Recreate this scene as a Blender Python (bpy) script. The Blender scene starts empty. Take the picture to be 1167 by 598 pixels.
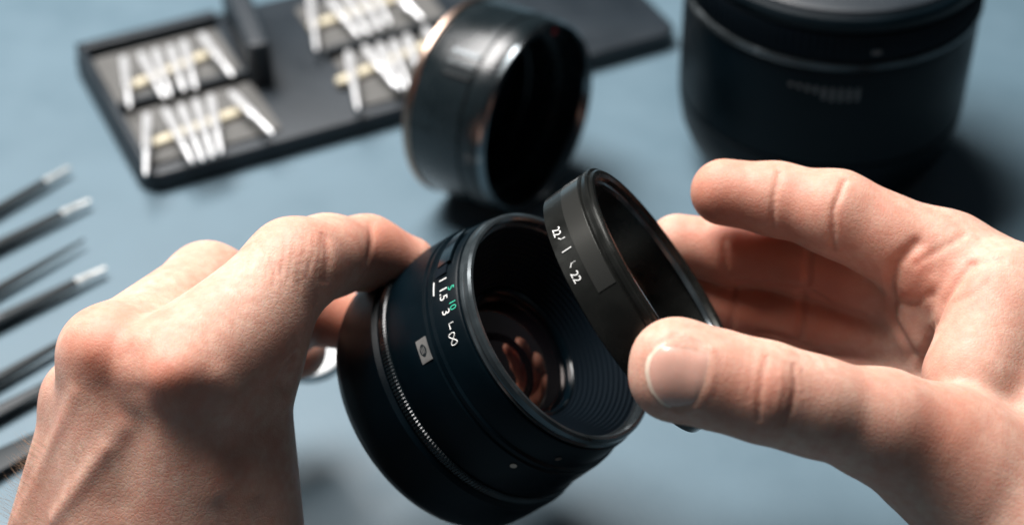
import bpy, bmesh, math, random
import numpy as np
from mathutils import Vector, Matrix
from mathutils.bvhtree import BVHTree

random.seed(7); rng = np.random.default_rng(7)
scene = bpy.context.scene
col = scene.collection
MM = 0.001
R_ = math.radians

# ------------------------------------------------------------------ camera
PITCH = R_(40); FPX = 2161.0; CAM_H = 380.0; CAM_Y = -453.0      # mm; FPX = focal length in pixels of a 1167 px wide frame
cam_d = bpy.data.cameras.new('camera'); cam = bpy.data.objects.new('camera', cam_d); col.objects.link(cam)
cam.location = (0, CAM_Y * MM, CAM_H * MM); cam.rotation_euler = (math.pi / 2 - PITCH, 0, 0)
cam_d.sensor_width = 36; cam_d.lens = 36 * FPX / 1167; cam_d.clip_start = 0.01; cam_d.clip_end = 50
cam_d.dof.use_dof = True; cam_d.dof.focus_distance = 0.424; cam_d.dof.aperture_fstop = 8.5; cam_d.dof.aperture_blades = 0
scene.camera = cam
C0 = np.array([0, CAM_Y, CAM_H])
RX = np.array([1.0, 0, 0]); UP = np.array([0, math.sin(PITCH), math.cos(PITCH)]); BK = np.array([0, -math.cos(PITCH), math.sin(PITCH)])
CAMM = np.stack([RX, UP, BK], 1)           # columns: camera axes in the world

def cs(px, py, d):                          # view-frame mm coordinates of a point d mm in front of the camera
    return np.array([(px - 583.5) / FPX * d, -(py - 299) / FPX * d, -d])
def c2w(p): return C0 + np.asarray(p) @ CAMM.T
def dirw(v): return CAMM @ np.asarray(v)
def on_plane(px, py, z=0.0):                # world mm point at height z
    b = (py - 299) / FPX
    d = (CAM_H - z) / (math.sin(PITCH) + b * math.cos(PITCH))
    return c2w(cs(px, py, d))

# ------------------------------------------------------------------ light
world = bpy.data.worlds.new('World'); scene.world = world; world.use_nodes = True
bg = world.node_tree.nodes['Background']; bg.inputs[0].default_value = (0.46, 0.60, 0.72, 1); bg.inputs[1].default_value = 0.052

def area(name, loc, target, sx, sy, watts, colr):
    l = bpy.data.lights.new(name, 'AREA'); l.shape = 'RECTANGLE'; l.size = sx; l.size_y = sy; l.energy = watts; l.color = colr
    o = bpy.data.objects.new(name, l); col.objects.link(o); o.location = loc
    o.rotation_euler = (Vector(target) - Vector(loc)).to_track_quat('-Z', 'Y').to_euler()
    return o
area('window_light', (-0.30, 0.28, 0.92), (0.0, -0.02, 0.03), 0.60, 0.54, 31.0, (1.0, 0.97, 0.95))
scene.view_settings.view_transform = 'Standard'; scene.view_settings.look = 'None'
scene.view_settings.exposure = 0.0; scene.view_settings.gamma = 1.0
scene.render.engine = 'CYCLES'
scene.cycles.use_denoising = True
scene.cycles.max_bounces = 8

# ------------------------------------------------------------------ materials
def mat(name, color, rough=0.5, metal=0.0, spec=0.5, bump=None, mottle=None, coat=0.0, ior=None, sheen=0.0, trans=0.0):
    m = bpy.data.materials.new(name); m.use_nodes = True
    nt = m.node_tree; b = nt.nodes['Principled BSDF']
    b.inputs['Base Color'].default_value = (*color, 1); b.inputs['Roughness'].default_value = rough
    b.inputs['Metallic'].default_value = metal; b.inputs['Specular IOR Level'].default_value = spec
    b.inputs['Coat Weight'].default_value = coat; b.inputs['Coat Roughness'].default_value = 0.08
    b.inputs['Sheen Weight'].default_value = sheen
    b.inputs['Transmission Weight'].default_value = trans
    if ior: b.inputs['IOR'].default_value = ior
    tc = nt.nodes.new('ShaderNodeTexCoord')
    if mottle:                                # (scale, amount): uneven pigment, wear and dust
        n = nt.nodes.new('ShaderNodeTexNoise'); n.inputs['Scale'].default_value = mottle[0]; n.inputs['Detail'].default_value = 6
        nt.links.new(tc.outputs['Object'], n.inputs['Vector'])
        r = nt.nodes.new('ShaderNodeMapRange'); r.inputs[1].default_value = 0.3; r.inputs[2].default_value = 0.7
        r.inputs[3].default_value = 1 - mottle[1]; r.inputs[4].default_value = 1 + mottle[1]
        nt.links.new(n.outputs['Fac'], r.inputs[0])
        mx = nt.nodes.new('ShaderNodeMix'); mx.data_type = 'RGBA'; mx.blend_type = 'MULTIPLY'; mx.inputs[0].default_value = 1
        mx.inputs[6].default_value = (*color, 1); nt.links.new(r.outputs[0], mx.inputs[7])
        nt.links.new(mx.outputs[2], b.inputs['Base Color'])
        r2 = nt.nodes.new('ShaderNodeMapRange'); r2.inputs[1].default_value = 0.3; r2.inputs[2].default_value = 0.7
        r2.inputs[3].default_value = max(0.02, rough - 0.08); r2.inputs[4].default_value = min(1, rough + 0.08)
        nt.links.new(n.outputs['Fac'], r2.inputs[0]); nt.links.new(r2.outputs[0], b.inputs['Roughness'])
    if bump:                                  # (scale, distance m)
        n = nt.nodes.new('ShaderNodeTexNoise'); n.inputs['Scale'].default_value = bump[0]; n.inputs['Detail'].default_value = 4
        nt.links.new(tc.outputs['Object'], n.inputs['Vector'])
        bp = nt.nodes.new('ShaderNodeBump'); bp.inputs['Distance'].default_value = bump[1]; bp.inputs['Strength'].default_value = 1
        nt.links.new(n.outputs['Fac'], bp.inputs['Height']); nt.links.new(bp.outputs[0], b.inputs['Normal'])
    return m

M = dict(
    table=mat('table_top', (0.085, 0.139, 0.174), 0.48, spec=0.42, bump=(900, 0.00008), mottle=(38, 0.045)),
    plastic=mat('black_plastic', (0.0004, 0.0038, 0.0064), 0.42, spec=0.13, bump=(2500, 0.00003), mottle=(60, 0.25)),
    gloss=mat('black_gloss', (0.0012, 0.0050, 0.0080), 0.16, spec=0.5, mottle=(80, 0.2)),
    matte=mat('black_flock', (0.0006, 0.0042, 0.0080), 0.7, spec=0.12),
    rimmetal=mat('anodised_rim', (0.050, 0.062, 0.068), 0.2, metal=0.5, spec=0.8, mottle=(150, 0.3)),
    satin=mat('satin_black_metal', (0.006, 0.010, 0.012), 0.24, spec=0.5, mottle=(90, 0.2)),
    darkmetal=mat('dark_metal', (0.05, 0.055, 0.058), 0.3, metal=0.9, mottle=(120, 0.2)),
    steel=mat('polished_steel', (0.78, 0.79, 0.80), 0.36, metal=0.55, mottle=(150, 0.12)),
    polished=mat('polished_black_metal', (0.16, 0.18, 0.19), 0.18, metal=1.0),
    toolsteel=mat('tool_tip_steel', (0.42, 0.43, 0.42), 0.4, metal=0.6, mottle=(90, 0.2)),
    ringmetal=mat('ring_metal', (0.024, 0.025, 0.023), 0.24, metal=0.6, spec=0.4, mottle=(120, 0.25)),
    chrome=mat('chrome', (0.75, 0.77, 0.78), 0.12, metal=1.0),
    bronze=mat('bronze_flange', (0.42, 0.30, 0.24), 0.28, metal=1.0),
    leather=mat('case_leather', (0.011, 0.017, 0.023), 0.45, spec=0.4, bump=(1600, 0.00012), mottle=(40, 0.2)),
    insert=mat('grey_foam_insert', (0.105, 0.104, 0.100), 0.85, spec=0.2, bump=(1400, 0.0002), mottle=(60, 0.15)),
    cream=mat('cream_clip', (0.50, 0.45, 0.33), 0.5),
    white=mat('white_paint', (0.72, 0.72, 0.70), 0.6),
    grey_paint=mat('faded_paint', (0.10, 0.10, 0.10), 0.6),
    green=mat('green_paint', (0.03, 0.42, 0.27), 0.6),
    red=mat('red_dot', (0.5, 0.03, 0.03), 0.4),
    badge=mat('silver_badge', (0.33, 0.33, 0.32), 0.38, metal=0.6, mottle=(300, 0.15)),
    pane=mat('clear_window', (0.10, 0.10, 0.092), 0.20, metal=0.8, spec=0.6, coat=0.2),
    glass=mat('coated_glass', (0.004, 0.003, 0.004), 0.035, spec=1.0, ior=1.75),
    glass2=mat('inner_glass', (0.05, 0.012, 0.012), 0.06, spec=1.0, ior=1.7),
    tool=mat('tool_coating', (0.010, 0.015, 0.018), 0.5, spec=0.3, mottle=(80, 0.2)),
    toolflat=mat('brushed_tool_steel', (0.05, 0.055, 0.06), 0.55, metal=0.0, mottle=(90, 0.2)),
    disc=mat('pale_disc', (0.70, 0.72, 0.72), 0.22, metal=0.25, mottle=(130, 0.12)),
)

# ------------------------------------------------------------------ object helpers
def tag(o, label=None, cat=None, group=None, kind=None):
    if label: o['label'] = label
    if cat: o['category'] = cat
    if group: o['group'] = group
    if kind: o['kind'] = kind
    return o
def sharpen(me, ang=32):
    bm = bmesh.new(); bm.from_mesh(me)
    for f in bm.faces: f.smooth = True
    for e in bm.edges:
        if len(e.link_faces) == 2 and e.calc_face_angle(0) > R_(ang): e.smooth = False
    bm.to_mesh(me); bm.free()
def obj(name, verts, faces, material, parent=None, loc=None, mw=None, ang=32):
    """verts in mm"""
    me = bpy.data.meshes.new(name)
    me.from_pydata((np.asarray(verts, float) * MM).tolist(), [], faces); me.update()
    bm = bmesh.new(); bm.from_mesh(me); bmesh.ops.recalc_face_normals(bm, faces=bm.faces); bm.to_mesh(me); bm.free()
    sharpen(me, ang)
    me.materials.append(material)
    o = bpy.data.objects.new(name, me); col.objects.link(o)
    if parent: o.parent = parent
    if loc is not None: o.location = Vector(loc) * MM
    if mw is not None: o.matrix_local = mw
    return o
def bobj(name, bm, material, parent=None, ang=32):
    for v in bm.verts: v.co *= MM
    me = bpy.data.meshes.new(name); bmesh.ops.recalc_face_normals(bm, faces=bm.faces); bm.to_mesh(me); bm.free()
    sharpen(me, ang); me.materials.append(material)
    o = bpy.data.objects.new(name, me); col.objects.link(o); o.parent = parent
    return o
def empty(name, loc, X=None, Y=None, Z=None):
    o = bpy.data.objects.new(name, None); o.empty_display_size = 0.01; col.objects.link(o)
    m = Matrix.Identity(4)
    if X is not None:
        for i in range(3): m[i][0], m[i][1], m[i][2] = X[i], Y[i], Z[i]
    for i in range(3): m[i][3] = loc[i] * MM
    o.matrix_world = m
    return o
def lathe(name, prof, material, parent, seg=160, closed=False, teeth=None, ang=32):
    """prof: (r, z) mm.  closed: last point joins the first.  teeth=(n, depth)"""
    V, Fc = [], []
    n = len(prof)
    for i in range(seg):
        a = 2 * math.pi * i / seg
        k = 0 if not teeth else (-teeth[1] if (i * teeth[0] * 2 // seg) % 2 else 0)
        for r, z in prof:
            rr = max(r + (k if r > 1 else 0), 0.001)
            V.append((rr * math.cos(a), rr * math.sin(a), z))
    for i in range(seg):
        j = (i + 1) % seg
        for q in range(n if closed else n - 1):
            p = (q + 1) % n
            Fc.append((i * n + q, j * n + q, j * n + p, i * n + p))
    o = obj(name, V, Fc, material, parent, ang=ang)
    bm = bmesh.new(); bm.from_mesh(o.data); bmesh.ops.remove_doubles(bm, verts=bm.verts, dist=1e-6)
    bmesh.ops.recalc_face_normals(bm, faces=bm.faces); bm.to_mesh(o.data); bm.free()
    return o
def rounded_box(x0, x1, y0, y1, z0, z1, rc, rb, n=6):
    """bmesh: box with round plan corners rc and a bevelled top edge rb"""
    bm = bmesh.new(); pts = []
    for cx, cy, a0 in ((x1 - rc, y1 - rc, 0), (x0 + rc, y1 - rc, 90), (x0 + rc, y0 + rc, 180), (x1 - rc, y0 + rc, 270)):
        for k in range(n + 1):
            a = R_(a0 + 90 * k / n); pts.append((cx + rc * math.cos(a), cy + rc * math.sin(a), math.cos(a), math.sin(a)))
    rings = [(z0, 0)] + [(z1 - rb + rb * math.sin(t), rb * (1 - math.cos(t))) for t in np.linspace(0, math.pi / 2, 5)]
    vs = [[bm.verts.new((x - c * ins, y - s * ins, z)) for x, y, c, s in pts] for z, ins in rings]
    m = len(pts)
    for a, b in zip(vs[:-1], vs[1:]):
        for i in range(m): bm.faces.new((a[i], a[(i + 1) % m], b[(i + 1) % m], b[i]))
    bm.faces.new(vs[0][::-1]); bm.faces.new(vs[-1])
    return bm
def patch(r, a0, a1, z0, z1, th=0.25, na=24, shape=None):
    """curved plate on a cylinder: angles deg, axial span, thickness outward; shape(t)->(z0,z1)"""
    V, Fc = [], []
    for i in range(na + 1):
        t = i / na; a = R_(a0 + (a1 - a0) * t); q0, q1 = shape(t) if shape else (z0, z1)
        for rr in (r - 0.4, r + th):
            for z in (q0, q1): V.append((rr * math.cos(a), rr * math.sin(a), z))
    for i in range(na):
        b, c = 4 * i, 4 * i + 4
        Fc += [(b + 2, c + 2, c + 3, b + 3), (b, b + 1, c + 1, c), (b, c, c + 2, b + 2), (b + 1, b + 3, c + 3, c + 1)]
    Fc += [(0, 2, 3, 1), (4 * na, 4 * na + 1, 4 * na + 3, 4 * na + 2)]
    return V, Fc
def text_on_cyl(name, body, size, r, adeg, z, material, parent, flip=False, rfun=None):
    cu = bpy.data.curves.new(name, 'FONT'); cu.body = body; cu.size = size; cu.align_x = 'CENTER'; cu.align_y = 'CENTER'; cu.resolution_u = 3
    t = bpy.data.objects.new(name, cu); col.objects.link(t)
    me = bpy.data.meshes.new_from_object(t.evaluated_get(bpy.context.evaluated_depsgraph_get()))
    bpy.data.objects.remove(t); bpy.data.curves.remove(cu)
    sgn = -1 if flip else 1
    bm = bmesh.new(); bm.from_mesh(me)
    for v in bm.verts:
        a = R_(adeg) + sgn * v.co.x / r; zz = z + sgn * v.co.y
        rr = rfun(zz) if rfun else r
        v.co = Vector((rr * math.cos(a), rr * math.sin(a), zz))
    bm.to_mesh(me); bm.free(); me.transform(Matrix.Scale(MM, 4)); me.materials.append(material)
    o = bpy.data.objects.new(name, me); col.objects.link(o); o.parent = parent
    return o
def tube_path(pts, rad, seg=8):
    V, Fc = [], []
    pts = [np.asarray(p, float) for p in pts]; n = len(pts)
    rad = rad if hasattr(rad, '__len__') else [rad] * n
    for i, p in enumerate(pts):
        t = pts[min(i + 1, n - 1)] - pts[max(i - 1, 0)]; t /= np.linalg.norm(t)
        s = np.cross(t, (0, 0, 1.0)); s = np.array([1.0, 0, 0]) if np.linalg.norm(s) < 1e-6 else s / np.linalg.norm(s)
        q = np.cross(s, t)
        for k in range(seg):
            a = 2 * math.pi * k / seg; V.append(p + rad[i] * (s * math.cos(a) + q * math.sin(a)))
    for i in range(n - 1):
        for k in range(seg):
            Fc.append((i * seg + k, i * seg + (k + 1) % seg, (i + 1) * seg + (k + 1) % seg, (i + 1) * seg + k))
    Fc += [tuple(range(seg))[::-1], tuple((n - 1) * seg + k for k in range(seg))]
    return V, Fc

# ------------------------------------------------------------------ the table
bm = bmesh.new(); bmesh.ops.create_cube(bm, size=1.0)
for v in bm.verts: v.co = Vector((v.co.x * 1700, v.co.y * 1300 + 150, v.co.z * 26 - 13))
tag(bobj('table', bm, M['table']), kind='structure')

# ------------------------------------------------------------------ the lens being repaired
axis = lambda v: np.asarray(v, float) / np.linalg.norm(v)
def frame_from(n_cam, u_img):
    """Z = axis, Y = long axis of the rim as seen (downwards), X = towards the viewer"""
    n = axis(dirw(n_cam)); u = dirw((u_img[0], -u_img[1], 0)); u = axis(u - n * (u @ n)); w = np.cross(u, n)
    return w, u, n
X, Y, Z = frame_from((0.68, 0.458, 0.575), (0.56, 0.83))
LENS_C = cs(642, 370, 455)
lens = empty('camera_lens', c2w(LENS_C), X, Y, Z)
tag(lens, 'dismantled black lens barrel with distance numerals, held tilted by the left hand', 'camera lens')
lathe('rear_barrel', [(14, -47.5), (27, -47.5), (30.5, -47), (33.6, -45), (35.2, -42), (35.4, -38), (35.4, -29.4), (34.9, -28.9), (34.4, -28.4), (32, -28.2)], M['plastic'], lens)
lathe('grip_ring', [(32, -28.2), (34.2, -28.2), (34.6, -27.8), (34.6, -26.1), (34.2, -25.7), (32, -25.6)], M['satin'], lens, seg=960, teeth=(240, 0.22))
lathe('focus_barrel', [(32, -25.8), (33.7, -25.6), (33.9, -25.2), (33.5, -18), (33.2, -13.4), (32.6, -13.1), (32.5, -12.6)], M['plastic'], lens)
lathe('front_barrel', [(32.5, -12.75), (32.9, -12.5), (32.9, -11.6), (32.1, -11.2), (31.3, -4), (31.0, -3.5), (30.2, -3.3)], M['plastic'], lens)
lathe('filter_rim', [(29.6, -3.4), (30.6, -3.2), (30.9, -2.6), (30.3, -2.2), (30.3, -1.8), (30.7, -1.4), (30.5, -0.4), (29.9, 0.1), (29.2, 0.1), (28.7, -0.5), (28.5, -2.2), (28.0, -2.4)], M['rimmetal'], lens, seg=200)
baf = [(28.3, -2.2), (27.9, -3.0), (27.0, -3.1)]
r, z = 27.0, -3.1
for k in range(11):
    baf += [(r - 0.1, z - 0.85), (r - 0.85, z - 0.95)]; r -= 0.85; z -= 0.95
baf += [(r - 0.2, z - 1.2), (16.4, z - 1.4)]
lathe('baffle', baf, M['matte'], lens, seg=160)
zb = z - 1.2
lathe('retaining_ring', [(17.6, zb - 0.3), (17.4, zb + 0.7), (16.7, zb + 0.9), (16.2, zb + 0.2), (16.0, zb - 1)], M['gloss'], lens)
cap = [(16.5 * math.sin(t * R_(34)) / math.sin(R_(34)), zb - 0.4 + 4.2 * (math.cos(t * R_(34)) - math.cos(R_(34))) / (1 - math.cos(R_(34))) - 1.0) for t in np.linspace(1, 0, 14)]
lathe('front_glass', cap, M['glass'], lens, seg=96)
# numerals of the distance scale, reading along the barrel
def on_r(zv): return 31.3 + (-4 - zv) * 0.8 / 7.2 + 0.06
for t, a, zv in (('1', -52.0, -7.8), ('1.5', -44.5, -7.6), ('3', -35.3, -7.5)):
    text_on_cyl('distance_numeral', t, 3.25, on_r(zv), a, zv, M['white'], lens, rfun=on_r)
for t, a in (('5', -45.5), ('10', -37.0)):
    text_on_cyl('distance_numeral', t, 2.7, on_r(-5), a, -5.2, M['green'], lens, rfun=on_r)
def cyl_pt(r, adeg, z): return (r * math.cos(R_(adeg)), r * math.sin(R_(adeg)), z)
V, Fc = tube_path([cyl_pt(on_r(-6.6), -29.5, -6.0), cyl_pt(on_r(-6.6), -29.5, -7.3), cyl_pt(on_r(-6.6), -27.0, -7.3)], 0.2, 6); obj('distance_mark', V, Fc, M['white'], lens)
inf = []
for k in range(25):
    t = 2 * math.pi * k / 24; inf.append(cyl_pt(on_r(-7.4), -22.8 + 2.6 * math.cos(t), -7.4 + 0.95 * math.sin(2 * t)))
V, Fc = tube_path(inf, 0.16, 6); obj('infinity_mark', V, Fc, M['white'], lens)
V, Fc = patch(32.0, -61, -54.6, -10.2, -6.5, 0.10); obj('scale_window', V, Fc, M['matte'], lens)
V, Fc = tube_path([cyl_pt(32.2, -52.4 + k, -10.3) for k in range(0, 8)], 0.16, 6); obj('window_edge', V, Fc, M['white'], lens)
V, Fc = patch(32.25, -84, -60, -9.6, -5.4, 0.15); obj('raised_tab', V, Fc, M['gloss'], lens)
V, Fc = patch(33.3, -29.5, -19.5, -17.2, -13.9, 0.22, 12); bd = obj('badge', V, Fc, M['badge'], lens)
# the small emblem on the badge: a dark lozenge with a lens-shaped slit
def decal(name, poly, r, a0, z0, material, parent):
    V = [cyl_pt(r, a0 + math.degrees(x / r), z0 + y) for x, y in poly]
    return obj(name, V, [tuple(range(len(V)))], material, parent)
decal('emblem', [(1.35 * math.cos(t) * (1 if abs(math.cos(t)) < .9 else 1.15), 1.05 * math.sin(t)) for t in np.linspace(0, 2 * math.pi, 20, endpoint=False)], 33.56, -24.5, -15.6, M['tool'], bd)
for q in (-0.45, 0.0, 0.45):
    decal('emblem_line', [(-.8, q - .1), (.8, q - .1), (.8, q + .1), (-.8, q + .1)], 33.62, -24.5, -15.6, M['badge'], bd)
# screws on the barrel
for a, zv, rr in ((51, -8.5, 31.85), (37, -15.5, 33.4)):
    V = [cyl_pt(rr + 0.12, a + math.degrees(0.85 * math.cos(t) / rr), zv + 0.85 * math.sin(t)) for t in np.linspace(0, 2 * math.pi, 14, endpoint=False)]
    obj('screw', V, [tuple(range(14))], M['bronze'], lens)

# ------------------------------------------------------------------ the scale ring held in front of it
X2, Y2, Z2 = frame_from((0.806, 0.531, 0.262), (0.55, 0.835))
RING_C = cs(762, 324, 432)
ring = empty('scale_ring', c2w(RING_C), X2, Y2, Z2)
tag(ring, 'black lens scale ring marked 22 at both ends, pinched between right thumb and fingers', 'lens ring')
RR = 32.0
lathe('ring_shell', [(29.0, -12.6), (31.2, -12.6), (31.7, -12.3), (31.75, -7.4), (31.75, -2.7), (31.1, -2.4), (31.1, -1.9), (31.9, -1.7), (32.0, -0.8), (31.7, -0.4), (31.0, -0.35), (31.0, 0.1), (30.6, 0.4), (29.6, 0.4), (29.0, -0.2), (28.8, -1.4), (29.4, -1.8), (29.4, -11.5)], M['ringmetal'], ring, seg=220, closed=True)
lathe('inner_lip', [(28.9, -1.2), (28.2, -1.5), (28.0, -2.4), (28.9, -2.8)], M['rimmetal'], ring, seg=160)
text_on_cyl('aperture_numeral', '22', 2.7, 31.82, -49, -10.2, M['white'], ring)
text_on_cyl('aperture_numeral', '22', 2.7, 31.82, -25.5, -10.2, M['white'], ring)
V, Fc = tube_path([cyl_pt(31.75, -38, -10.6), cyl_pt(31.75, -38, -8.2)], 0.22, 6); obj('index_line', V, Fc, M['white'], ring)
for a, s in ((-44, 1), (-31.5, -1)):
    V, Fc = tube_path([cyl_pt(31.75, a - s * 1.4, -10.3), cyl_pt(31.75, a, -9.7), cyl_pt(31.75, a, -8.7)], 0.15, 6); obj('index_line', V, Fc, M['white'], ring)
V, Fc = patch(31.75, -92, -15, 0, 0, 0.14, 40, shape=lambda t: (-7.4 if t > .35 else -7.4, -2.9)); obj('window_pane', V, Fc, M['pane'], ring)

# ------------------------------------------------------------------ extension tube standing on its edge
def tube():
    ph = R_(35); tl = R_(4)
    n = axis((math.cos(ph) * math.cos(tl), -math.sin(ph) * math.cos(tl), math.sin(tl)))
    u = axis(np.array([0, 0, -1.0]) + n * n[2]); w = np.cross(u, n)
    RT = 31.8
    b = on_plane(572, 214, 0)
    c = np.array([b[0], b[1], RT * abs(u[2]) + 0.6])
    e = empty('extension_tube', c, w, u, n)
    tag(e, 'black lens extension tube with a chrome flange, standing on its edge on the table', 'lens tube')
    e.scale = (RT / 31.0,) * 3
    lathe('bore_dark_disc', [(0, -12.5), (24.5, -12.5)], M['matte'], e)  # added black disc, closes the bore to make it dark
    lathe('tube_shell', [(27.5, -13.2), (29.6, -13.4), (30.6, -12.6), (31.0, -11), (31.0, 5.5), (30.4, 5.9), (30.4, 6.3), (30.9, 6.7), (30.6, 11.0), (29.5, 13.0), (28.6, 13.2)], M['satin'], e)
    lathe('front_flange', [(30.2, 12.4), (29.9, 13.5), (29.2, 14.1), (28.4, 14.1), (27.9, 13.4), (27.5, 11)], M['polished'], e)
    lathe('rear_flange', [(30.6, -12.0), (31.4, -12.6), (31.4, -14.0), (30.6, -14.9), (28.6, -15.2), (25, -15.2), (24.6, -12)], M['bronze'], e)
    lathe('inner_wall', [(27.6, 11.5), (27.0, 4), (24.4, 3.6), (24.2, -6), (23.4, -6.4), (23.4, -13), (24.8, -13.4)], M['satin'], e)
    for k in range(3):
        V, Fc = patch(31.0, -62 + 6.5 * k, -59.5 + 6.5 * k, -4.5, 5.0, 0.5, 4); obj('raised_bar', V, Fc, M['darkmetal'], e)
    V = [cyl_pt(27.6 + 1.1 * math.cos(t), -112 + math.degrees(1.1 * math.sin(t) / 27.6), 14.15) for t in np.linspace(0, 2 * math.pi, 12, endpoint=False)]
    obj('mount_dot', V, [tuple(range(12))], M['red'], e)
    for k in range(5):
        V, Fc = patch(24.3, 20 + 6 * k, 23 + 6 * k, 0.5, 2.6, -0.9, 4); obj('contact_pin', V, Fc, M['bronze'], e)
    return e
tube()

# ------------------------------------------------------------------ large lens standing on the table
def big():
    b = on_plane(925, 172, 0)
    e = empty('camera_lens', b)
    e.scale = (1.03, 1.03, 1.0)
    tag(e, 'large black camera lens standing upright on the table behind the right hand', 'camera lens')
    lathe('mount_collar', [(0, 0.2), (33, 0.2), (35.2, 0.8), (36.2, 3.0), (36.6, 7)], M['bronze'], e)
    lathe('lower_barrel', [(36.6, 5.5), (37.8, 6), (41.0, 11), (43.2, 16.5), (44.3, 23), (44.6, 27), (44.1, 27.6), (44.1, 28.4), (44.7, 29), (44.8, 45), (44.8, 60), (44.4, 62.4), (43.7, 63)], M['plastic'], e)
    lathe('trim_ring', [(43.6, 62.6), (44.8, 63.2), (45.4, 64.3), (45.2, 65.6), (43.6, 66.2)], M['rimmetal'], e)
    lathe('focus_ring', [(43.6, 66), (44.9, 66.6), (45.2, 67.4), (45.2, 75), (44.9, 75.8), (43.8, 76.2)], M['matte'], e, seg=480, teeth=(120, 0.5))
    lathe('upper_barrel', [(43.8, 76), (44.6, 76.6), (45.0, 77.6), (45.0, 79.4), (44.2, 80.6), (42.6, 81)], M['plastic'], e)
    lathe('lens_cap', [(42.8, 80.6), (42.0, 82.2), (40, 83), (20, 83.2), (0, 83.2)], M['leather'], e)
    # embossed maker's marks, unreadable strokes
    for k in range(9):
        a = -98.5 - 14 + 3.1 * k; hgt = (0.7, 0.9, 1.3, 1.6, 3.0, 3.4, 3.4, 3.3, 3.2)[k]
        V, Fc = patch(44.8, a, a + 1.5, 57 - hgt * 1.3, 57.3, 0.2, 3); obj('embossed_mark', V, Fc, M['grey_paint'], e)
    V, Fc = patch(45.0, -84, -80.5, 69.5, 70.8, 0.5, 4); obj('index_mark', V, Fc, M['grey_paint'], e)
big()

# ------------------------------------------------------------------ tool case with screwdriver bits
def case():
    o = on_plane(166, 224, 0); ang = R_(26)
    Xc = np.array([math.cos(ang), math.sin(ang), 0]); Yc = np.array([-math.sin(ang), math.cos(ang), 0])
    e = empty('bit_case', o, Xc, Yc, np.array([0, 0, 1.0]))
    tag(e, 'black leather tool case lying open, its grey trays full of steel bits', 'tool case')
    bobj('case_shell', rounded_box(0, 200, 0, 84, 0, 7.0, 7, 1.6), M['leather'], e)
    loc = lambda px, py, z: ((on_plane(px, py, z) - o) @ Xc, (on_plane(px, py, z) - o) @ Yc)
    trays = ((4.5, 50, 5, 36), (4.5, 50, 41, 73), (80, 128, 5, 36), (80, 128, 41, 73))
    for x0, x1, y0, y1 in trays:
        bobj('tray', rounded_box(x0, x1, y0, y1, 6.5, 8.2, 2, 0.6), M['insert'], e)
    for x0, x1, y0, y1 in ((1.0, 3.6, 3, 80), (1.0, 52, 75.5, 80), (4.5, 52, 37.3, 39.8), (79, 130, 37.3, 39.8)):
        bobj('tray_rim', rounded_box(x0, x1, y0, y1, 6.5, 11.5, 1.0, 0.8), M['leather'], e)
    for p, q in (((148, 95), (236, 58)), ((172, 160), (274, 122)), ((352, 27), (450, -5)), ((384, 90), (492, 46))):
        a = loc(*p, 11); b = loc(*q, 11)
        mid = ((a[0] + b[0]) / 2, (a[1] + b[1]) / 2); ln = math.hypot(b[0] - a[0], b[1] - a[1]); an = math.atan2(b[1] - a[1], b[0] - a[0])
        bm = rounded_box(-ln / 2, ln / 2, -2.0, 2.0, 8.0, 10.4, 1.2, 0.6)
        bmesh.ops.transform(bm, matrix=Matrix.Translation((mid[0], mid[1], 0)) @ Matrix.Rotation(an, 4, 'Z'), verts=bm.verts)
        bobj('bit_clip', bm, M['cream'], e)
    # upright bar along the fold
    a = loc(262, -28, 24); b = loc(296, 54, 24)
    mid = ((a[0] + b[0]) / 2, (a[1] + b[1]) / 2); ln = math.hypot(b[0] - a[0], b[1] - a[1]); an = math.atan2(b[1] - a[1], b[0] - a[0])
    bm = rounded_box(-ln / 2, ln / 2, -4.2, 4.2, 6.5, 25, 3, 1.8)
    bmesh.ops.transform(bm, matrix=Matrix.Translation((mid[0], mid[1], 0)) @ Matrix.Rotation(an, 4, 'Z'), verts=bm.verts)
    bobj('fold_bar', bm, M['leather'], e)
    return e
case()
def bit(p, q, label, zt):
    a = on_plane(*p, zt + 1.2); b = on_plane(*q, zt)
    d = b - a; L = np.linalg.norm(d); d /= L; s = axis(np.cross(d, (0, 0, 1.0))); t = np.cross(s, d)
    e = empty('screwdriver_bit', a, s, t, d)
    tag(e, label, 'screwdriver bit', 'steel bits in the tool case')
    hexp = lambda r, z: [(r * math.cos(R_(60 * k + 30)), r * math.sin(R_(60 * k + 30)), z) for k in range(6)]
    V, Fc = [], []
    rings = [(1.2, 0), (1.5, 0.5), (1.5, L * .56), (1.3, L * .60)]
    for r, z in rings: V += hexp(r, z)
    for i in range(len(rings) - 1):
        for k in range(6): Fc.append((6 * i + k, 6 * i + (k + 1) % 6, 6 * i + 6 + (k + 1) % 6, 6 * i + 6 + k))
    Fc += [tuple(range(6)), tuple(18 + k for k in range(6))]
    obj('shank', V, Fc, M['steel'], e)
    lathe('tip', [(0, L * .59), (1.0, L * .59), (0.95, L * .9), (0.5, L), (0, L)], M['steel'], e, seg=14)
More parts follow.
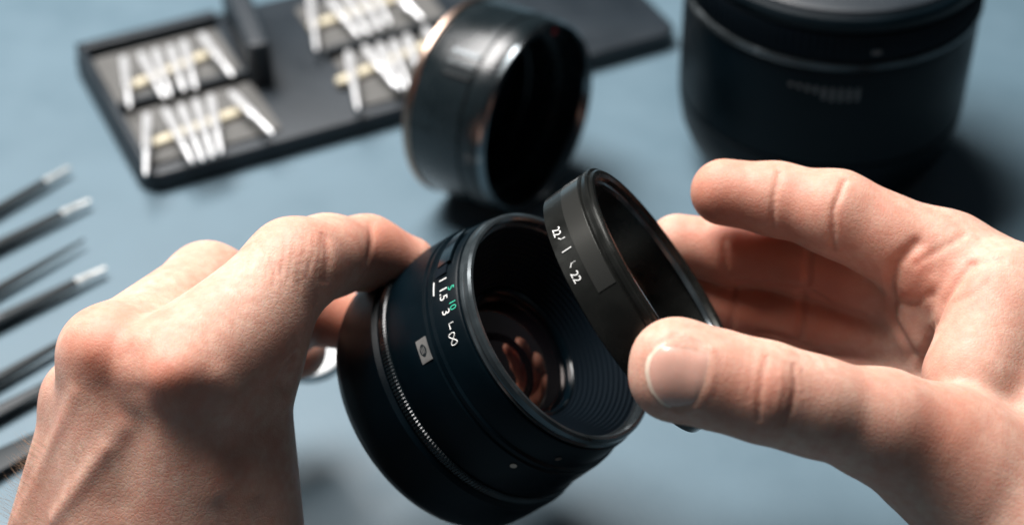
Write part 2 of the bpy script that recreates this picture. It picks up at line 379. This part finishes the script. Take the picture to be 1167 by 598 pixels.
rows = {
 'in the tray behind the corner tray': [((141, 66), (148, 123)), ((160, 62), (187, 112)), ((177, 58), (194, 110)), ((194, 54), (210, 104)), ((209, 48), (223, 102)), ((229, 40), (265, 87))],
 'in the tray at the case corner': [((168, 131), (166, 200)), ((188, 125), (219, 185)), ((206, 121), (231, 183)), ((223, 115), (242, 179)), ((240, 110), (252, 175)), ((263, 106), (310, 152))],
 'in the tray behind the extension tube': [((353, -8), (361, 58)), ((375, 0), (409, 41)), ((393, -6), (421, 39)), ((409, -10), (433, 33)), ((424, -14), (444, 28)), ((454, -3), (481, 22))],
 'in the tray beside the extension tube': [((397, 60), (408, 125)), ((415, 54), (451, 99)), ((432, 51), (457, 102)), ((448, 47), (466, 102)), ((463, 41), (478, 84)), ((484, 33), (510, 66))],
}
for where, lst in rows.items():
    for i, (p, q) in enumerate(lst):
        lab = ('upright steel bit standing apart ' if i == 0 else 'slanted steel bit lying apart at row end ' if i == 5 else
               ('', 'first', 'second', 'third', 'fourth')[i] + ' steel bit after the upright one ') + where
        bit(p, q, lab, 12.6)

# ------------------------------------------------------------------ slim tools on the left
def slim_tool(tip, far, wtip, wbody, label, silver=None, pointed=False, flatlight=False, grow=1.0):
    a = on_plane(*tip, 3.0); b = on_plane(*far, 3.0); d = b - a; d[2] = 0; L0 = np.linalg.norm(d); d /= L0
    L = L0 * 1.0 + 70
    z = np.array([0, 0, 1.0]); s = np.cross(z, d)
    e = empty('slim_tool', np.array([a[0], a[1], 0]), d, s, z)
    tag(e, label, 'hand tool', 'slim black tools fanned on the table')
    def strip(name, x0, x1, w0, w1, h0, h1, m, nseg=10, power=1.0):
        V, Fc = [], []
        for i in range(nseg + 1):
            t = i / nseg; x = x0 + (x1 - x0) * t; w = w0 + (w1 - w0) * t ** power; h = h0 + (h1 - h0) * t
            zc = 3.0 if x1 > 20 else 3.0
            for yy, zz in ((-w / 2, -h * .3), (-w * .35, -h / 2), (w * .35, -h / 2), (w / 2, -h * .3), (w / 2, h * .3), (w * .3, h / 2), (-w * .3, h / 2), (-w / 2, h * .3)):
                V.append((x, yy, zc + zz))
        for i in range(nseg):
            for k in range(8): Fc.append((8 * i + k, 8 * i + (k + 1) % 8, 8 * i + 8 + (k + 1) % 8, 8 * i + 8 + k))
        Fc += [tuple(range(8)), tuple(8 * nseg + k for k in range(8))]
        return obj(name, V, Fc, m, e)
    if silver:
        s0 = np.linalg.norm(on_plane(*silver, 3.0) - a)
        strip('tip', 0, s0 + 1, wtip * .55, wtip * .95, 0.9, 1.8, M['toolsteel'], 4)
        strip('shaft', s0, L, wtip * 1.0, wbody, 2.0, 5.2, M['tool'], 14, 0.9)
    else:
        strip('shaft', 0, L, 0.5 if pointed else wtip, wbody, 0.8, 5.6, M['tool'], 16, 0.7)
    if flatlight:
        o = strip('edge_flat', (s0 if silver else 12) + 6, L - 1, wbody * .2, wbody * .42, 2.0, 5.9, M['toolflat'], 12)
slim_tool((79, 191), (0, 237), 2.6, 4.2, 'slim black tool with silver flat tip, first of the fan from the tool case', silver=(52, 208))
slim_tool((102, 228), (0, 278), 2.8, 5.4, 'slim black tool with silver flat tip, second of the fan from the tool case', silver=(69, 243), flatlight=True)
slim_tool((96, 273), (0, 328), 1, 6.2, 'slim all black tool with needle point between two silver tipped tools', pointed=True)
slim_tool((120, 305), (0, 364), 2.8, 7.0, 'slim black tool with silver flat tip and grey flat, between two needle points', silver=(87, 322), flatlight=True)
slim_tool((128, 357), (0, 430), 1, 6.4, 'slim black needle pointed tool running under the knuckles of the left hand', pointed=True)
slim_tool((105, 412), (0, 468), 2, 7.5, 'slim black tool with grey flat, its end hidden by the left hand', flatlight=True)
slim_tool((60, 492), (-40, 545), 5, 15, 'broad black tool widening beside the wrist of the left hand')

# ------------------------------------------------------------------ pale disc under the lens
def coin():
    c = on_plane(352, 408, 0); e = empty('glass_disc', c)
    tag(e, 'small shiny pale disc lying on the table between left hand and lens barrel', 'disc')
    lathe('disc_body', [(0, 0.05), (9.3, 0.05), (9.7, 0.5), (9.7, 1.9), (9.2, 2.3), (8.6, 2.3), (8.2, 2.0), (0, 2.0)], M['disc'], e, seg=72)
    lathe('rim_band', [(9.65, 0.4), (9.95, 0.6), (9.95, 1.5), (9.65, 1.7)], M['chrome'], e, seg=72)
coin()

# ------------------------------------------------------------------ hands: smooth blended volumes turned into one skin each
def smin(a, b, k):
    h = np.maximum(k - np.abs(a - b), 0) / k
    return np.minimum(a, b) - h * h * k * 0.25
class Vol:
    def __init__(s, lo, hi, h):
        s.lo = np.asarray(lo, np.float32); s.h = h; s.n = [int(math.ceil((b - a) / h)) + 1 for a, b in zip(lo, hi)]
        s.ax = [s.lo[i] + h * np.arange(s.n[i], dtype=np.float32) for i in range(3)]
    def new(s): return np.full(s.n, 60.0, np.float32)
    def box(s, lo, hi):
        r = []
        for i in range(3):
            a = max(0, int((lo[i] - s.lo[i]) / s.h)); b = min(s.n[i], int((hi[i] - s.lo[i]) / s.h) + 2)
            if b <= a: return None
            r.append(slice(a, b))
        return tuple(r)
    def cone(s, D, a, b, ra, rb, k, m=None, f=1.0):
        """round cone a->b, optionally squeezed by f along m, smooth-joined into D"""
        a = np.asarray(a, np.float32); b = np.asarray(b, np.float32); mar = max(ra, rb) + k + 2
        bx = s.box(np.minimum(a, b) - mar, np.maximum(a, b) + mar)
        if bx is None: return
        x = s.ax[0][bx[0]][:, None, None] - a[0]; y = s.ax[1][bx[1]][None, :, None] - a[1]; z = s.ax[2][bx[2]][None, None, :] - a[2]
        ba = b - a
        if m is not None and f != 1.0:
            m = axis(m); g = 1 / f - 1; q = (x * m[0] + y * m[1] + z * m[2]) * g
            x = x + q * m[0]; y = y + q * m[1]; z = z + q * m[2]; ba = ba + m * (ba @ m) * g
        L2 = float(ba @ ba) + 1e-9
        t = np.clip((x * ba[0] + y * ba[1] + z * ba[2]) / L2, 0, 1)
        d = np.sqrt((x - t * ba[0]) ** 2 + (y - t * ba[1]) ** 2 + (z - t * ba[2]) ** 2) - (ra + (rb - ra) * t)
        D[bx] = smin(D[bx], d.astype(np.float32), k)
def surface_nets(D, lo, h):
    S = D < 0
    nx, ny, nz = D.shape
    c = lambda A, i, j, k: A[i:nx - 1 + i, j:ny - 1 + j, k:nz - 1 + k]
    cnt = sum(c(S, i, j, k).astype(np.int8) for i in (0, 1) for j in (0, 1) for k in (0, 1))
    act = (cnt > 0) & (cnt < 8); idx = np.argwhere(act); N = len(idx)
    ids = np.full(act.shape, -1, np.int64); ids[act] = np.arange(N)
    P = np.zeros((N, 3)); W = np.zeros(N)
    cor = [(i, j, k) for i in (0, 1) for j in (0, 1) for k in (0, 1)]
    val = {q: D[idx[:, 0] + q[0], idx[:, 1] + q[1], idx[:, 2] + q[2]].astype(np.float64) for q in cor}
    for q in cor:
        for axs in range(3):
            if q[axs] == 0:
                e = list(q); e[axs] = 1; a, b = val[q], val[tuple(e)]
                x = (a < 0) != (b < 0); t = np.where(x, a / np.where(x, a - b, 1), 0)
                p = np.array(q, float)[None, :].repeat(N, 0); p[:, axs] += t
                P[x] += p[x]; W[x] += 1
    V = np.asarray(lo)[None] + h * (idx + P / W[:, None])
    F = []
    for axs in range(3):
        o1, o2 = [(1, 2), (2, 0), (0, 1)][axs]
        sl0 = [slice(1, -1)] * 3; sl0[axs] = slice(0, -1); sl1 = [slice(1, -1)] * 3; sl1[axs] = slice(1, None)
        A, B = S[tuple(sl0)], S[tuple(sl1)]
        e = np.argwhere(A != B); inside = A[A != B]
        base = e.copy(); base[:, o1] += 1; base[:, o2] += 1
        q = []
        for d1, d2 in ((0, 0), (1, 0), (1, 1), (0, 1)):
            p = base.copy(); p[:, o1] -= d1; p[:, o2] -= d2; q.append(ids[p[:, 0], p[:, 1], p[:, 2]])
        q = np.stack(q, 1); q[~inside] = q[~inside][:, ::-1]; F.append(q)
    return V, np.concatenate(F)
def vnormals(V, F):
    n = np.cross(V[F[:, 2]] - V[F[:, 0]], V[F[:, 3]] - V[F[:, 1]]); N = np.zeros_like(V)
    for k in range(4): np.add.at(N, F[:, k], n)
    return N / (np.linalg.norm(N, axis=1)[:, None] + 1e-12)
def seg_dist(P, poly):
    best = np.full(len(P), 1e9)
    for a, b in zip(poly[:-1], poly[1:]):
        a = np.asarray(a, float); b = np.asarray(b, float); ba = b - a
        t = np.clip(((P - a) @ ba) / (ba @ ba + 1e-9), 0, 1); best = np.minimum(best, np.linalg.norm(P - a - t[:, None] * ba, axis=1))
    return best
def drape(bvh, poly, step=4):
    """view-frame surface points under a polyline"""
    out = []
    for (x0, y0), (x1, y1) in zip(poly[:-1], poly[1:]):
        n = max(1, int(math.hypot(x1 - x0, y1 - y0) / step))
        for k in range(n + 1):
            d = axis(cs(x0 + (x1 - x0) * k / n, y0 + (y1 - y0) * k / n, 1.0)); hit = bvh.ray_cast(Vector((0, 0, 0)), Vector(d))
            if hit[0] is not None: out.append(np.array(hit[0]))
    return np.array(out)
def near(V, pts, rad):
    best = np.full(len(V), 1e9)
    lo, hi = pts.min(0) - rad, pts.max(0) + rad
    sel = np.where(((V > lo) & (V < hi)).all(1))[0]
    for i in range(0, len(sel), 20000):
        s = sel[i:i + 20000]; best[s] = np.sqrt(((V[s][:, None] - pts[None]) ** 2).sum(2).min(1))
    return best
def make_skin():
    m = bpy.data.materials.new('skin'); m.use_nodes = True; nt = m.node_tree; b = nt.nodes['Principled BSDF']; L = nt.links.new
    tc = nt.nodes.new('ShaderNodeTexCoord')
    def noise(sc, det=4, rough=.55, dist=0.0):
        n = nt.nodes.new('ShaderNodeTexNoise'); n.inputs['Scale'].default_value = sc; n.inputs['Detail'].default_value = det; n.inputs['Roughness'].default_value = rough; n.inputs['Distortion'].default_value = dist
        L(tc.outputs['Object'], n.inputs['Vector']); return n
    at = nt.nodes.new('ShaderNodeAttribute'); at.attribute_name = 'flush_and_shade'
    def mix(f, a, c, blend='MIX'):
        x = nt.nodes.new('ShaderNodeMix'); x.data_type = 'RGBA'; x.blend_type = blend
        for s, v in ((0, f), (6, a), (7, c)):
            if isinstance(v, (int, float)): x.inputs[s].default_value = v
            elif isinstance(v, tuple): x.inputs[s].default_value = (*v, 1)
            else: L(v, x.inputs[s])
        return x.outputs[2]
    def rng_(src, a, c, d, e):
        r = nt.nodes.new('ShaderNodeMapRange'); L(src, r.inputs[0])
        for i, v in enumerate((a, c, d, e)): r.inputs[i + 1].default_value = v
        return r.outputs[0]
    base = mix(rng_(noise(55, 5).outputs['Fac'], .3, .7, 0, 1), (0.53, 0.300, 0.222), (0.70, 0.465, 0.365))
    base = mix(rng_(noise(420, 5).outputs['Fac'], .35, .72, 0, .6), base, (0.52, 0.235, 0.165))
    base = mix(rng_(noise(130, 4).outputs['Fac'], .45, .75, 0, .5), base, (0.55, 0.23, 0.17))
    base = mix(rng_(at.outputs['Fac'], 0, 1, 0, 0.85), base, (0.50, 0.150, 0.085))
    L(base, b.inputs['Base Color'])
    b.inputs['Subsurface Weight'].default_value = 0.5; b.inputs['Subsurface Radius'].default_value = (1.0, 0.32, 0.18); b.inputs['Subsurface Scale'].default_value = 0.0045
    b.inputs['Specular IOR Level'].default_value = 0.33
    L(rng_(noise(300, 3).outputs['Fac'], .3, .7, .50, .66), b.inputs['Roughness'])
    # fine skin grain: cell furrows plus directional wrinkles
    v = nt.nodes.new('ShaderNodeTexVoronoi'); v.feature = 'DISTANCE_TO_EDGE'; v.inputs['Scale'].default_value = 950; v.inputs['Randomness'].default_value = 1
    wob = noise(700, 3); vm = nt.nodes.new('ShaderNodeVectorMath'); vm.operation = 'MULTIPLY_ADD'; vm.inputs[1].default_value = (.0012,) * 3
    L(wob.outputs['Color'], vm.inputs[0]); L(tc.outputs['Object'], vm.inputs[2]); L(vm.outputs[0], v.inputs['Vector'])
    furrow = rng_(v.outputs['Distance'], 0, .22, 0, 1)
    n2 = noise(1500, 4, .6); n3 = noise(260, 4, .6)
    ma = nt.nodes.new('ShaderNodeMath'); ma.operation = 'MULTIPLY_ADD'; L(n2.outputs['Fac'], ma.inputs[0]); ma.inputs[1].default_value = 0.7; L(furrow, ma.inputs[2])
    mb = nt.nodes.new('ShaderNodeMath'); mb.operation = 'MULTIPLY_ADD'; L(n3.outputs['Fac'], mb.inputs[0]); mb.inputs[1].default_value = 1.2; L(ma.outputs[0], mb.inputs[2])
    bp = nt.nodes.new('ShaderNodeBump'); bp.inputs['Strength'].default_value = 0.55; bp.inputs['Distance'].default_value = 0.00006
    L(mb.outputs[0], bp.inputs['Height']); L(bp.outputs[0], b.inputs['Normal'])
    return m
M['skin'] = make_skin()
M['glass'].node_tree.nodes['Principled BSDF'].inputs['Specular Tint'].default_value = (1.0, 0.72, 0.62, 1)
M['nail'] = mat('nail', (0.64, 0.36, 0.285), 0.24, spec=0.5, coat=0.25, mottle=(220, 0.06), bump=(500, 0.00002))
M['nail'].node_tree.nodes['Principled BSDF'].inputs['Subsurface Weight'].default_value = 0.3
M['nail'].node_tree.nodes['Principled BSDF'].inputs['Subsurface Radius'].default_value = (1, .35, .25)
M['nail'].node_tree.nodes['Principled BSDF'].inputs['Subsurface Scale'].default_value = 0.002
M['nail_edge'] = mat('nail_edge', (0.72, 0.56, 0.44), 0.4, spec=0.4)

HV = 0.6
def build_hand(palm, fingers, details, flush_and_shade, label, base_px, lo, hi):
    vol = Vol(lo, hi, HV)
    P = vol.new()
    for p in palm:
        a, b = p[0], p[1]
        vol.cone(P, cs(*a[:3]), cs(*b[:3]), a[3], b[3], p[2] if len(p) > 2 else 7, *(p[3:5] if len(p) > 3 else ()))
    D = P.copy()
    for fg in fingers:
        F_ = vol.new(); ch = fg['chain']; kk = fg.get('k', 3.0)
        for a, b in zip(ch[:-1], ch[1:]): vol.cone(F_, cs(*a[:3]), cs(*b[:3]), a[3], b[3], kk, *(fg.get('flat', ())))
        for a, b in fg.get('extra', ()): vol.cone(F_, cs(*a[:3]), cs(*b[:3]), a[3], b[3], kk)
        D = smin(D, smin(P, F_, fg.get('kp', 6.0)), 0.6)
    for a_ in range(3):         # close the sleeve ends outside the picture
        for e_ in (0, -1): D[tuple(e_ if q == a_ else slice(None) for q in range(3))] = 0.6
    V, F = surface_nets(D, vol.lo, vol.h)
    del D
    for _ in range(2):          # relax the net a little
        E_ = np.concatenate([F[:, [0, 1]], F[:, [1, 2]], F[:, [2, 3]], F[:, [3, 0]]]); A = np.zeros_like(V); c = np.zeros(len(V))
        np.add.at(A, E_[:, 0], V[E_[:, 1]]); np.add.at(c, E_[:, 0], 1); V = V * .5 + .5 * A / c[:, None]
    N = vnormals(V, F)
    bvh = BVHTree.FromPolygons(V.tolist(), F.tolist())
    disp = np.zeros(len(V))
    for poly, amp, wid in details:
        pts = drape(bvh, poly)
        if len(pts) == 0: continue
        d = near(V, pts, wid * 3); disp += amp * np.exp(-(d / wid) ** 2)
    V = V + N * disp[:, None]
    fl = np.zeros(len(V))
    for (x, y, rad, amt) in flush_and_shade:
        pts = drape(bvh, [(x, y), (x + 1, y)])
        if len(pts) == 0: continue
        fl += amt * np.exp(-(near(V, pts[:1], rad * 3) / rad) ** 2)
    base = c2w(cs(*base_px))
    Wv = c2w(V) - base
    me = bpy.data.meshes.new('hand'); me.vertices.add(len(V)); me.vertices.foreach_set('co', (Wv * MM).ravel())
    me.loops.add(F.size); me.loops.foreach_set('vertex_index', F.ravel().astype(np.int32))
    me.polygons.add(len(F)); me.polygons.foreach_set('loop_start', np.arange(0, F.size, 4, dtype=np.int32))
    me.update(calc_edges=True); me.validate(); me.polygons.foreach_set('use_smooth', np.ones(len(me.polygons), bool))
    at = me.attributes.new('flush_and_shade', 'FLOAT', 'POINT'); at.data.foreach_set('value', np.clip(fl, 0, 1).astype(np.float32))
    me.materials.append(M['skin'])
    o = bpy.data.objects.new('hand', me); col.objects.link(o); o.location = Vector(base * MM)
    tag(o, label, 'hand')
    return o, BVHTree.FromPolygons(V.tolist(), F.tolist()), base, N

# ---- right hand: thumb in front of the ring, fingers curled behind it
W_R = [  # palm volumes
    ((1078, 303, 446, 12.5), (1300, 455, 432, 19), 7),
    ((1062, 350, 456, 11.5), (1300, 500, 440, 18), 7),
    ((1066, 392, 458, 11.0), (1300, 540, 440, 18), 7),
    ((1075, 440, 454, 11.0), (1290, 560, 436, 18), 7),
    ((1150, 450, 428, 13.0), (1290, 580, 420, 22), 10),
    ((1080, 520, 410, 13.5), (1230, 660, 405, 20), 8),
    ((1056, 312, 446, 9), (1058, 372, 449, 8.5), 3),
    ((1152, 335, 434, 11.5), (1114, 430, 425, 12), 2.5),
    ((1125, 345, 437, 12), (1260, 470, 430, 18), 6),
    ((1260, 560, 424, 27), (1500, 760, 420, 30), 10),
]
F_R = [
    dict(chain=[(825, 219, 453, 8.0), (885, 227, 451, 8.4), (953, 243, 446, 9.8), (1078, 303, 444, 11.5)], kp=5),
    dict(chain=[(772, 278, 470, 7.5), (832, 287, 469, 7.8), (920, 299, 463, 8.4), (1060, 340, 454, 10.2)], kp=5),
    dict(chain=[(785, 345, 476, 7.7), (845, 350, 476, 7.9), (915, 360, 470, 8.4), (1060, 390, 458, 10.4)], kp=5),
    dict(chain=[(795, 406, 478, 7.8), (855, 413, 478, 8.1), (930, 427, 472, 8.8), (1070, 442, 456, 10.6)], kp=5),
    dict(extra=[((763, 412, 397, 7.2), (764, 432, 397, 7.2)), ((772, 410, 396.5, 8.2), (768, 430, 396.5, 8.2))], chain=[(774, 421, 396, 9.0), (815, 432, 396, 9.8), (872, 447, 395, 10.0), (925, 462, 397, 9.9), (1005, 485, 402, 11.6), (1085, 525, 408, 14.5)], kp=9, k=4),
]
D_R = [
    ([(888, 197), (882, 225), (880, 258)], -0.55, 0.75), ([(963, 206), (950, 238), (949, 284)], -0.6, 0.75),
    ([(827, 274), (826, 310)], -0.5, 1.0), ([(922, 288), (920, 322)], -0.7, 1.1), ([(836, 330), (834, 372)], -0.5, 1.0), ([(915, 334), (912, 384)], -0.7, 1.1),
    ([(839, 319), (880, 322), (915, 326), (947, 346), (985, 358)], -0.45, 0.8), ([(850, 377), (879, 380), (911, 390), (932, 400)], -0.45, 0.8),
    # thumb joint wrinkles
    ([(874, 407), (869, 425), (866, 450), (864, 478)], -0.38, 0.6), ([(905, 417), (907, 440), (902, 465), (893, 482)], -0.34, 0.7), ([(884, 410), (885, 440), (879, 466)], -0.14, 0.45), ([(895, 414), (894, 445), (888, 470)], -0.12, 0.45), ([(914, 425), (915, 448)], -0.12, 0.5), ([(846, 405), (845, 425), (841, 448)], -0.08, 0.5),
    ([(858, 402), (855, 430), (852, 455)], -0.12, 0.6), ([(889, 430), (887, 465)], 0.25, 1.6),
    # nail fold
    ([(812, 398), (813, 421), (808, 443), (795, 464)], 0.22, 1.0), ([(780, 379), (800, 388), (812, 398)], 0.18, 0.8), ([(795, 464), (775, 473), (757, 466)], 0.18, 0.8),
    ([(771, 380), (748, 393), (733, 418), (738, 445), (753, 464)], -0.18, 0.7),
    # palm creases
    ([(1108, 300), (1090, 322), (1075, 345), (1067, 367), (1058, 395), (1048, 424)], -0.9, 1.2),
    ([(1045, 277), (1022, 300), (1015, 322), (1018, 367), (1040, 405)], -1.0, 1.5),
    ([(1100, 268), (1070, 285), (1046, 300)], -0.35, 1.0), ([(1022, 345), (1045, 345), (1062, 335)], -0.5, 1.2),
    ([(1050, 300), (1043, 318), (1035, 330)], 0.5, 2.2), ([(1062, 322), (1056, 340)], 0.6, 2.4),
    ([(1110, 300), (1140, 296)], -0.3, 1.0), ([(1085, 345), (1110, 335), (1130, 318)], -0.22, 1.0),
]
FL_R = [(800, 235, 9, .5), (840, 230, 10, .35), (915, 245, 9, .3), (990, 270, 10, .2), (880, 300, 12, .4), (960, 325, 12, .4), (880, 350, 12, .4), (950, 375, 12, .4), (1040, 330, 8, .35), (870, 445, 9, .22), (905, 450, 8, .2), (840, 455, 8, .3), (1080, 490, 10, .5), (745, 440, 8, .35), (1050, 300, 8, .25), (830, 290, 14, .45), (850, 350, 16, .45), (900, 350, 16, .35), (1090, 330, 8, .2)]  # skin redness, plus warm shade painted onto the inner fingers
hand_r, bvh_r, base_r, _ = build_hand(W_R, F_R, D_R, FL_R, 'right hand with palm showing, thumb and curled fingers pinching the scale ring', (1290, 560, 440), (18, -105, -500), (185, 38, -370))

def nail(bvh, base, left, right, parent, nu=18, nv=16):
    lp = lambda pl, t: np.array([np.interp(t, np.linspace(0, 1, len(pl)), [p[i] for p in pl]) for i in (0, 1)])
    V, Fc = [], []
    for i in range(nu + 1):
        for j in range(nv + 1):
            u, v = i / nu, j / nv; p = (1 - u) * lp(left, v) + u * lp(right, v)
            d = Vector(axis(cs(p[0], p[1], 1.0))); h = bvh.ray_cast(Vector((0, 0, 0)), d)
            e = min(v, 1 - v, (1 - u) * 1.1); e = min(1, e * 5); e = e * e * (3 - 2 * e)
            lift = -0.22 + 0.5 * e
            q = np.array(h[0]) + np.array(h[1]) * lift if h[0] is not None else cs(p[0], p[1], 388)
            V.append(q)
    V = np.array(V)
    G = V.reshape(nu + 1, nv + 1, 3)
    for _ in range(4):          # the plate is stiffer than the skin under it
        G[1:-1, 1:-1] = G[1:-1, 1:-1] * .5 + .125 * (G[2:, 1:-1] + G[:-2, 1:-1] + G[1:-1, 2:] + G[1:-1, :-2])
    V = G.reshape(-1, 3)
    n = (nu + 1) * (nv + 1); top = c2w(V) - base; bot = c2w(V + np.array([0, 0, -0.9])) - base
    A = lambda i, j: i * (nv + 1) + j
    for i in range(nu):
        for j in range(nv):
            Fc.append((A(i, j), A(i, j + 1), A(i + 1, j + 1), A(i + 1, j))); Fc.append((n + A(i, j), n + A(i + 1, j), n + A(i + 1, j + 1), n + A(i, j + 1)))
    for i in range(nu):
        Fc += [(A(i, 0), A(i + 1, 0), n + A(i + 1, 0), n + A(i, 0)), (A(i, nv), n + A(i, nv), n + A(i + 1, nv), A(i + 1, nv))]
    for j in range(nv):
        Fc += [(A(0, j), n + A(0, j), n + A(0, j + 1), A(0, j + 1)), (A(nu, j), A(nu, j + 1), n + A(nu, j + 1), n + A(nu, j))]
    o = obj('thumb_nail', np.concatenate([top, bot]), Fc, M['nail'], parent, ang=50)
    o.data.materials.append(M['nail_edge'])
    for f in o.data.polygons:
        if all((v % n) // (nv + 1) <= 1 for v in f.vertices): f.material_index = 1
    return o
nail(bvh_r, base_r, [(776, 382), (750, 394), (738, 408), (736, 424), (741, 444), (756, 461), (774, 468)], [(811, 399), (812, 410), (811, 421), (808, 434), (804, 445), (797, 456), (790, 463)], hand_r)

# ---- left hand: back of the hand towards the viewer
W_L = [
    ((200, 425, 419, 10.5), (225, 720, 434, 15.5), 8),
    ((124, 405, 425, 10.3), (134, 720, 432, 15.5), 8),
    ((100, 458, 437, 9.3), (40, 740, 446, 14), 8),
    ((280, 425, 438, 9.5), (274, 720, 456, 17.5), 9),
    ((240, 400, 432, 10), (255, 600, 438, 13), 9),
    ((160, 680, 448, 23), (120, 900, 446, 28), 10),
    ((300, 378, 435, 10.5), (225, 425, 421, 11), 8),
]
F_L = [
    dict(chain=[(466, 301, 469, 7.0), (418, 288, 464, 8.6), (372, 292, 452, 9.4), (335, 304, 441, 10.9), (198, 422, 420, 10.8)], kp=7, k=4),
    dict(chain=[(398, 366, 492, 7.6), (335, 352, 488, 8.8), (236, 325, 462, 10.0), (124, 405, 426, 10.4)], kp=6, k=4),
    dict(chain=[(340, 400, 512, 7.6), (255, 400, 505, 8.4), (165, 385, 478, 9.4), (96, 455, 438, 9.6)], kp=5, k=4),
    dict(chain=[(330, 372, 486, 8.0), (292, 385, 470, 9.0), (290, 412, 440, 9.2), (286, 440, 436, 9.2)], kp=5, k=4),
]
D_L = [
    ([(184, 432), (200, 426)], 2.0, 5.5), ([(222, 490), (232, 510)], -0.6, 7.0), ([(118, 398), (125, 405)], 1.3, 6.0),
    ([(172, 465), (150, 490), (125, 530), (95, 598)], 0.0, 3.0),
    ([(140, 488), (107, 528), (61, 592)], 0.45, 2.6), ([(120, 512), (61, 592)], 0.35, 2.0), ([(205, 460), (225, 500), (245, 560)], 0.5, 3.0),
    ([(165, 470), (150, 510), (135, 570)], -0.55, 4.0), ([(150, 405), (158, 440)], -1.2, 4.0), ([(84, 450), (43, 542), (20, 592)], 0.5, 2.4), ([(250, 430), (275, 480), (290, 560)], 0.5, 3.0),
    ([(328, 441), (318, 438)], -0.5, 1.6), ([(336, 404), (326, 415), (318, 432)], -0.45, 0.9), ([(330, 420), (322, 432)], -0.3, 0.7), ([(372, 270), (374, 295), (372, 318)], -0.5, 1.6), ([(423, 255), (424, 275), (420, 295)], -0.4, 1.2),
]
for k in range(16):             # fine creases over the index joint
    x = 285 + 5.5 * k; D_L.append(([(x, 256 + random.uniform(0, 6)), (x + random.uniform(-4, 4), 285), (x - 4 + random.uniform(-6, 6), 305 + random.uniform(0, 25))], -0.15, 0.5))
FL_L = [(112, 398, 8, .6), (108, 420, 7, .3), (190, 432, 9, .6), (210, 440, 7, .25), (60, 560, 14, .15), (250, 540, 14, .18), (395, 280, 14, .3), (455, 285, 12, .6), (380, 365, 14, .7), (325, 400, 8, .3)]
hand_l, bvh_l, base_l, _ = build_hand(W_L, F_L, D_L, FL_L, 'left hand seen from its back, knuckles raised, index finger on the lens barrel', (150, 800, 440), (-135, -125, -530), (-5, 20, -370))

def arm_hair(V_bvh, base, parent, regions, n):
    """fine downy hair on the wrist and finger backs, one tuft mesh"""
    V, Fc = [], []
    for k in range(n):
        x0, y0, x1, y1, w = regions[k % len(regions)]
        t = random.random(); x = x0 + (x1 - x0) * t + random.uniform(0, w); y = y0 + (y1 - y0) * t + random.uniform(-4, 10)
        h = V_bvh.ray_cast(Vector((0, 0, 0)), Vector(axis(cs(x, y, 1.0))))
        if h[0] is None: continue
        p = np.array(h[0]); nrm = np.array(h[1]); tan = axis(np.cross(nrm, (0.5, 0.8, 0.2)) * 0.3 + np.array([-0.7, 0.6, 0]) + rng.normal(0, .22, 3))
        L = random.uniform(2.5, 6.0); pts = [p + tan * L * q + nrm * L * (0.5 * q - 0.35 * q * q) for q in (0, .35, .7, 1)]
        v, f = tube_path([c2w(q) - base for q in pts], [0.024, 0.022, 0.018, 0.008], 3)
        o = len(V); V += list(v); Fc += [tuple(i + o for i in g) for g in f]
    o = obj('arm_hair', V, Fc, mat('hair', (0.26, 0.17, 0.11), 0.45), parent); tag(o, kind='stuff')
arm_hair(bvh_l, base_l, hand_l, [(40, 505, 2, 596, 30), (40, 505, 2, 596, 60), (40, 505, 2, 596, 16)], 170)
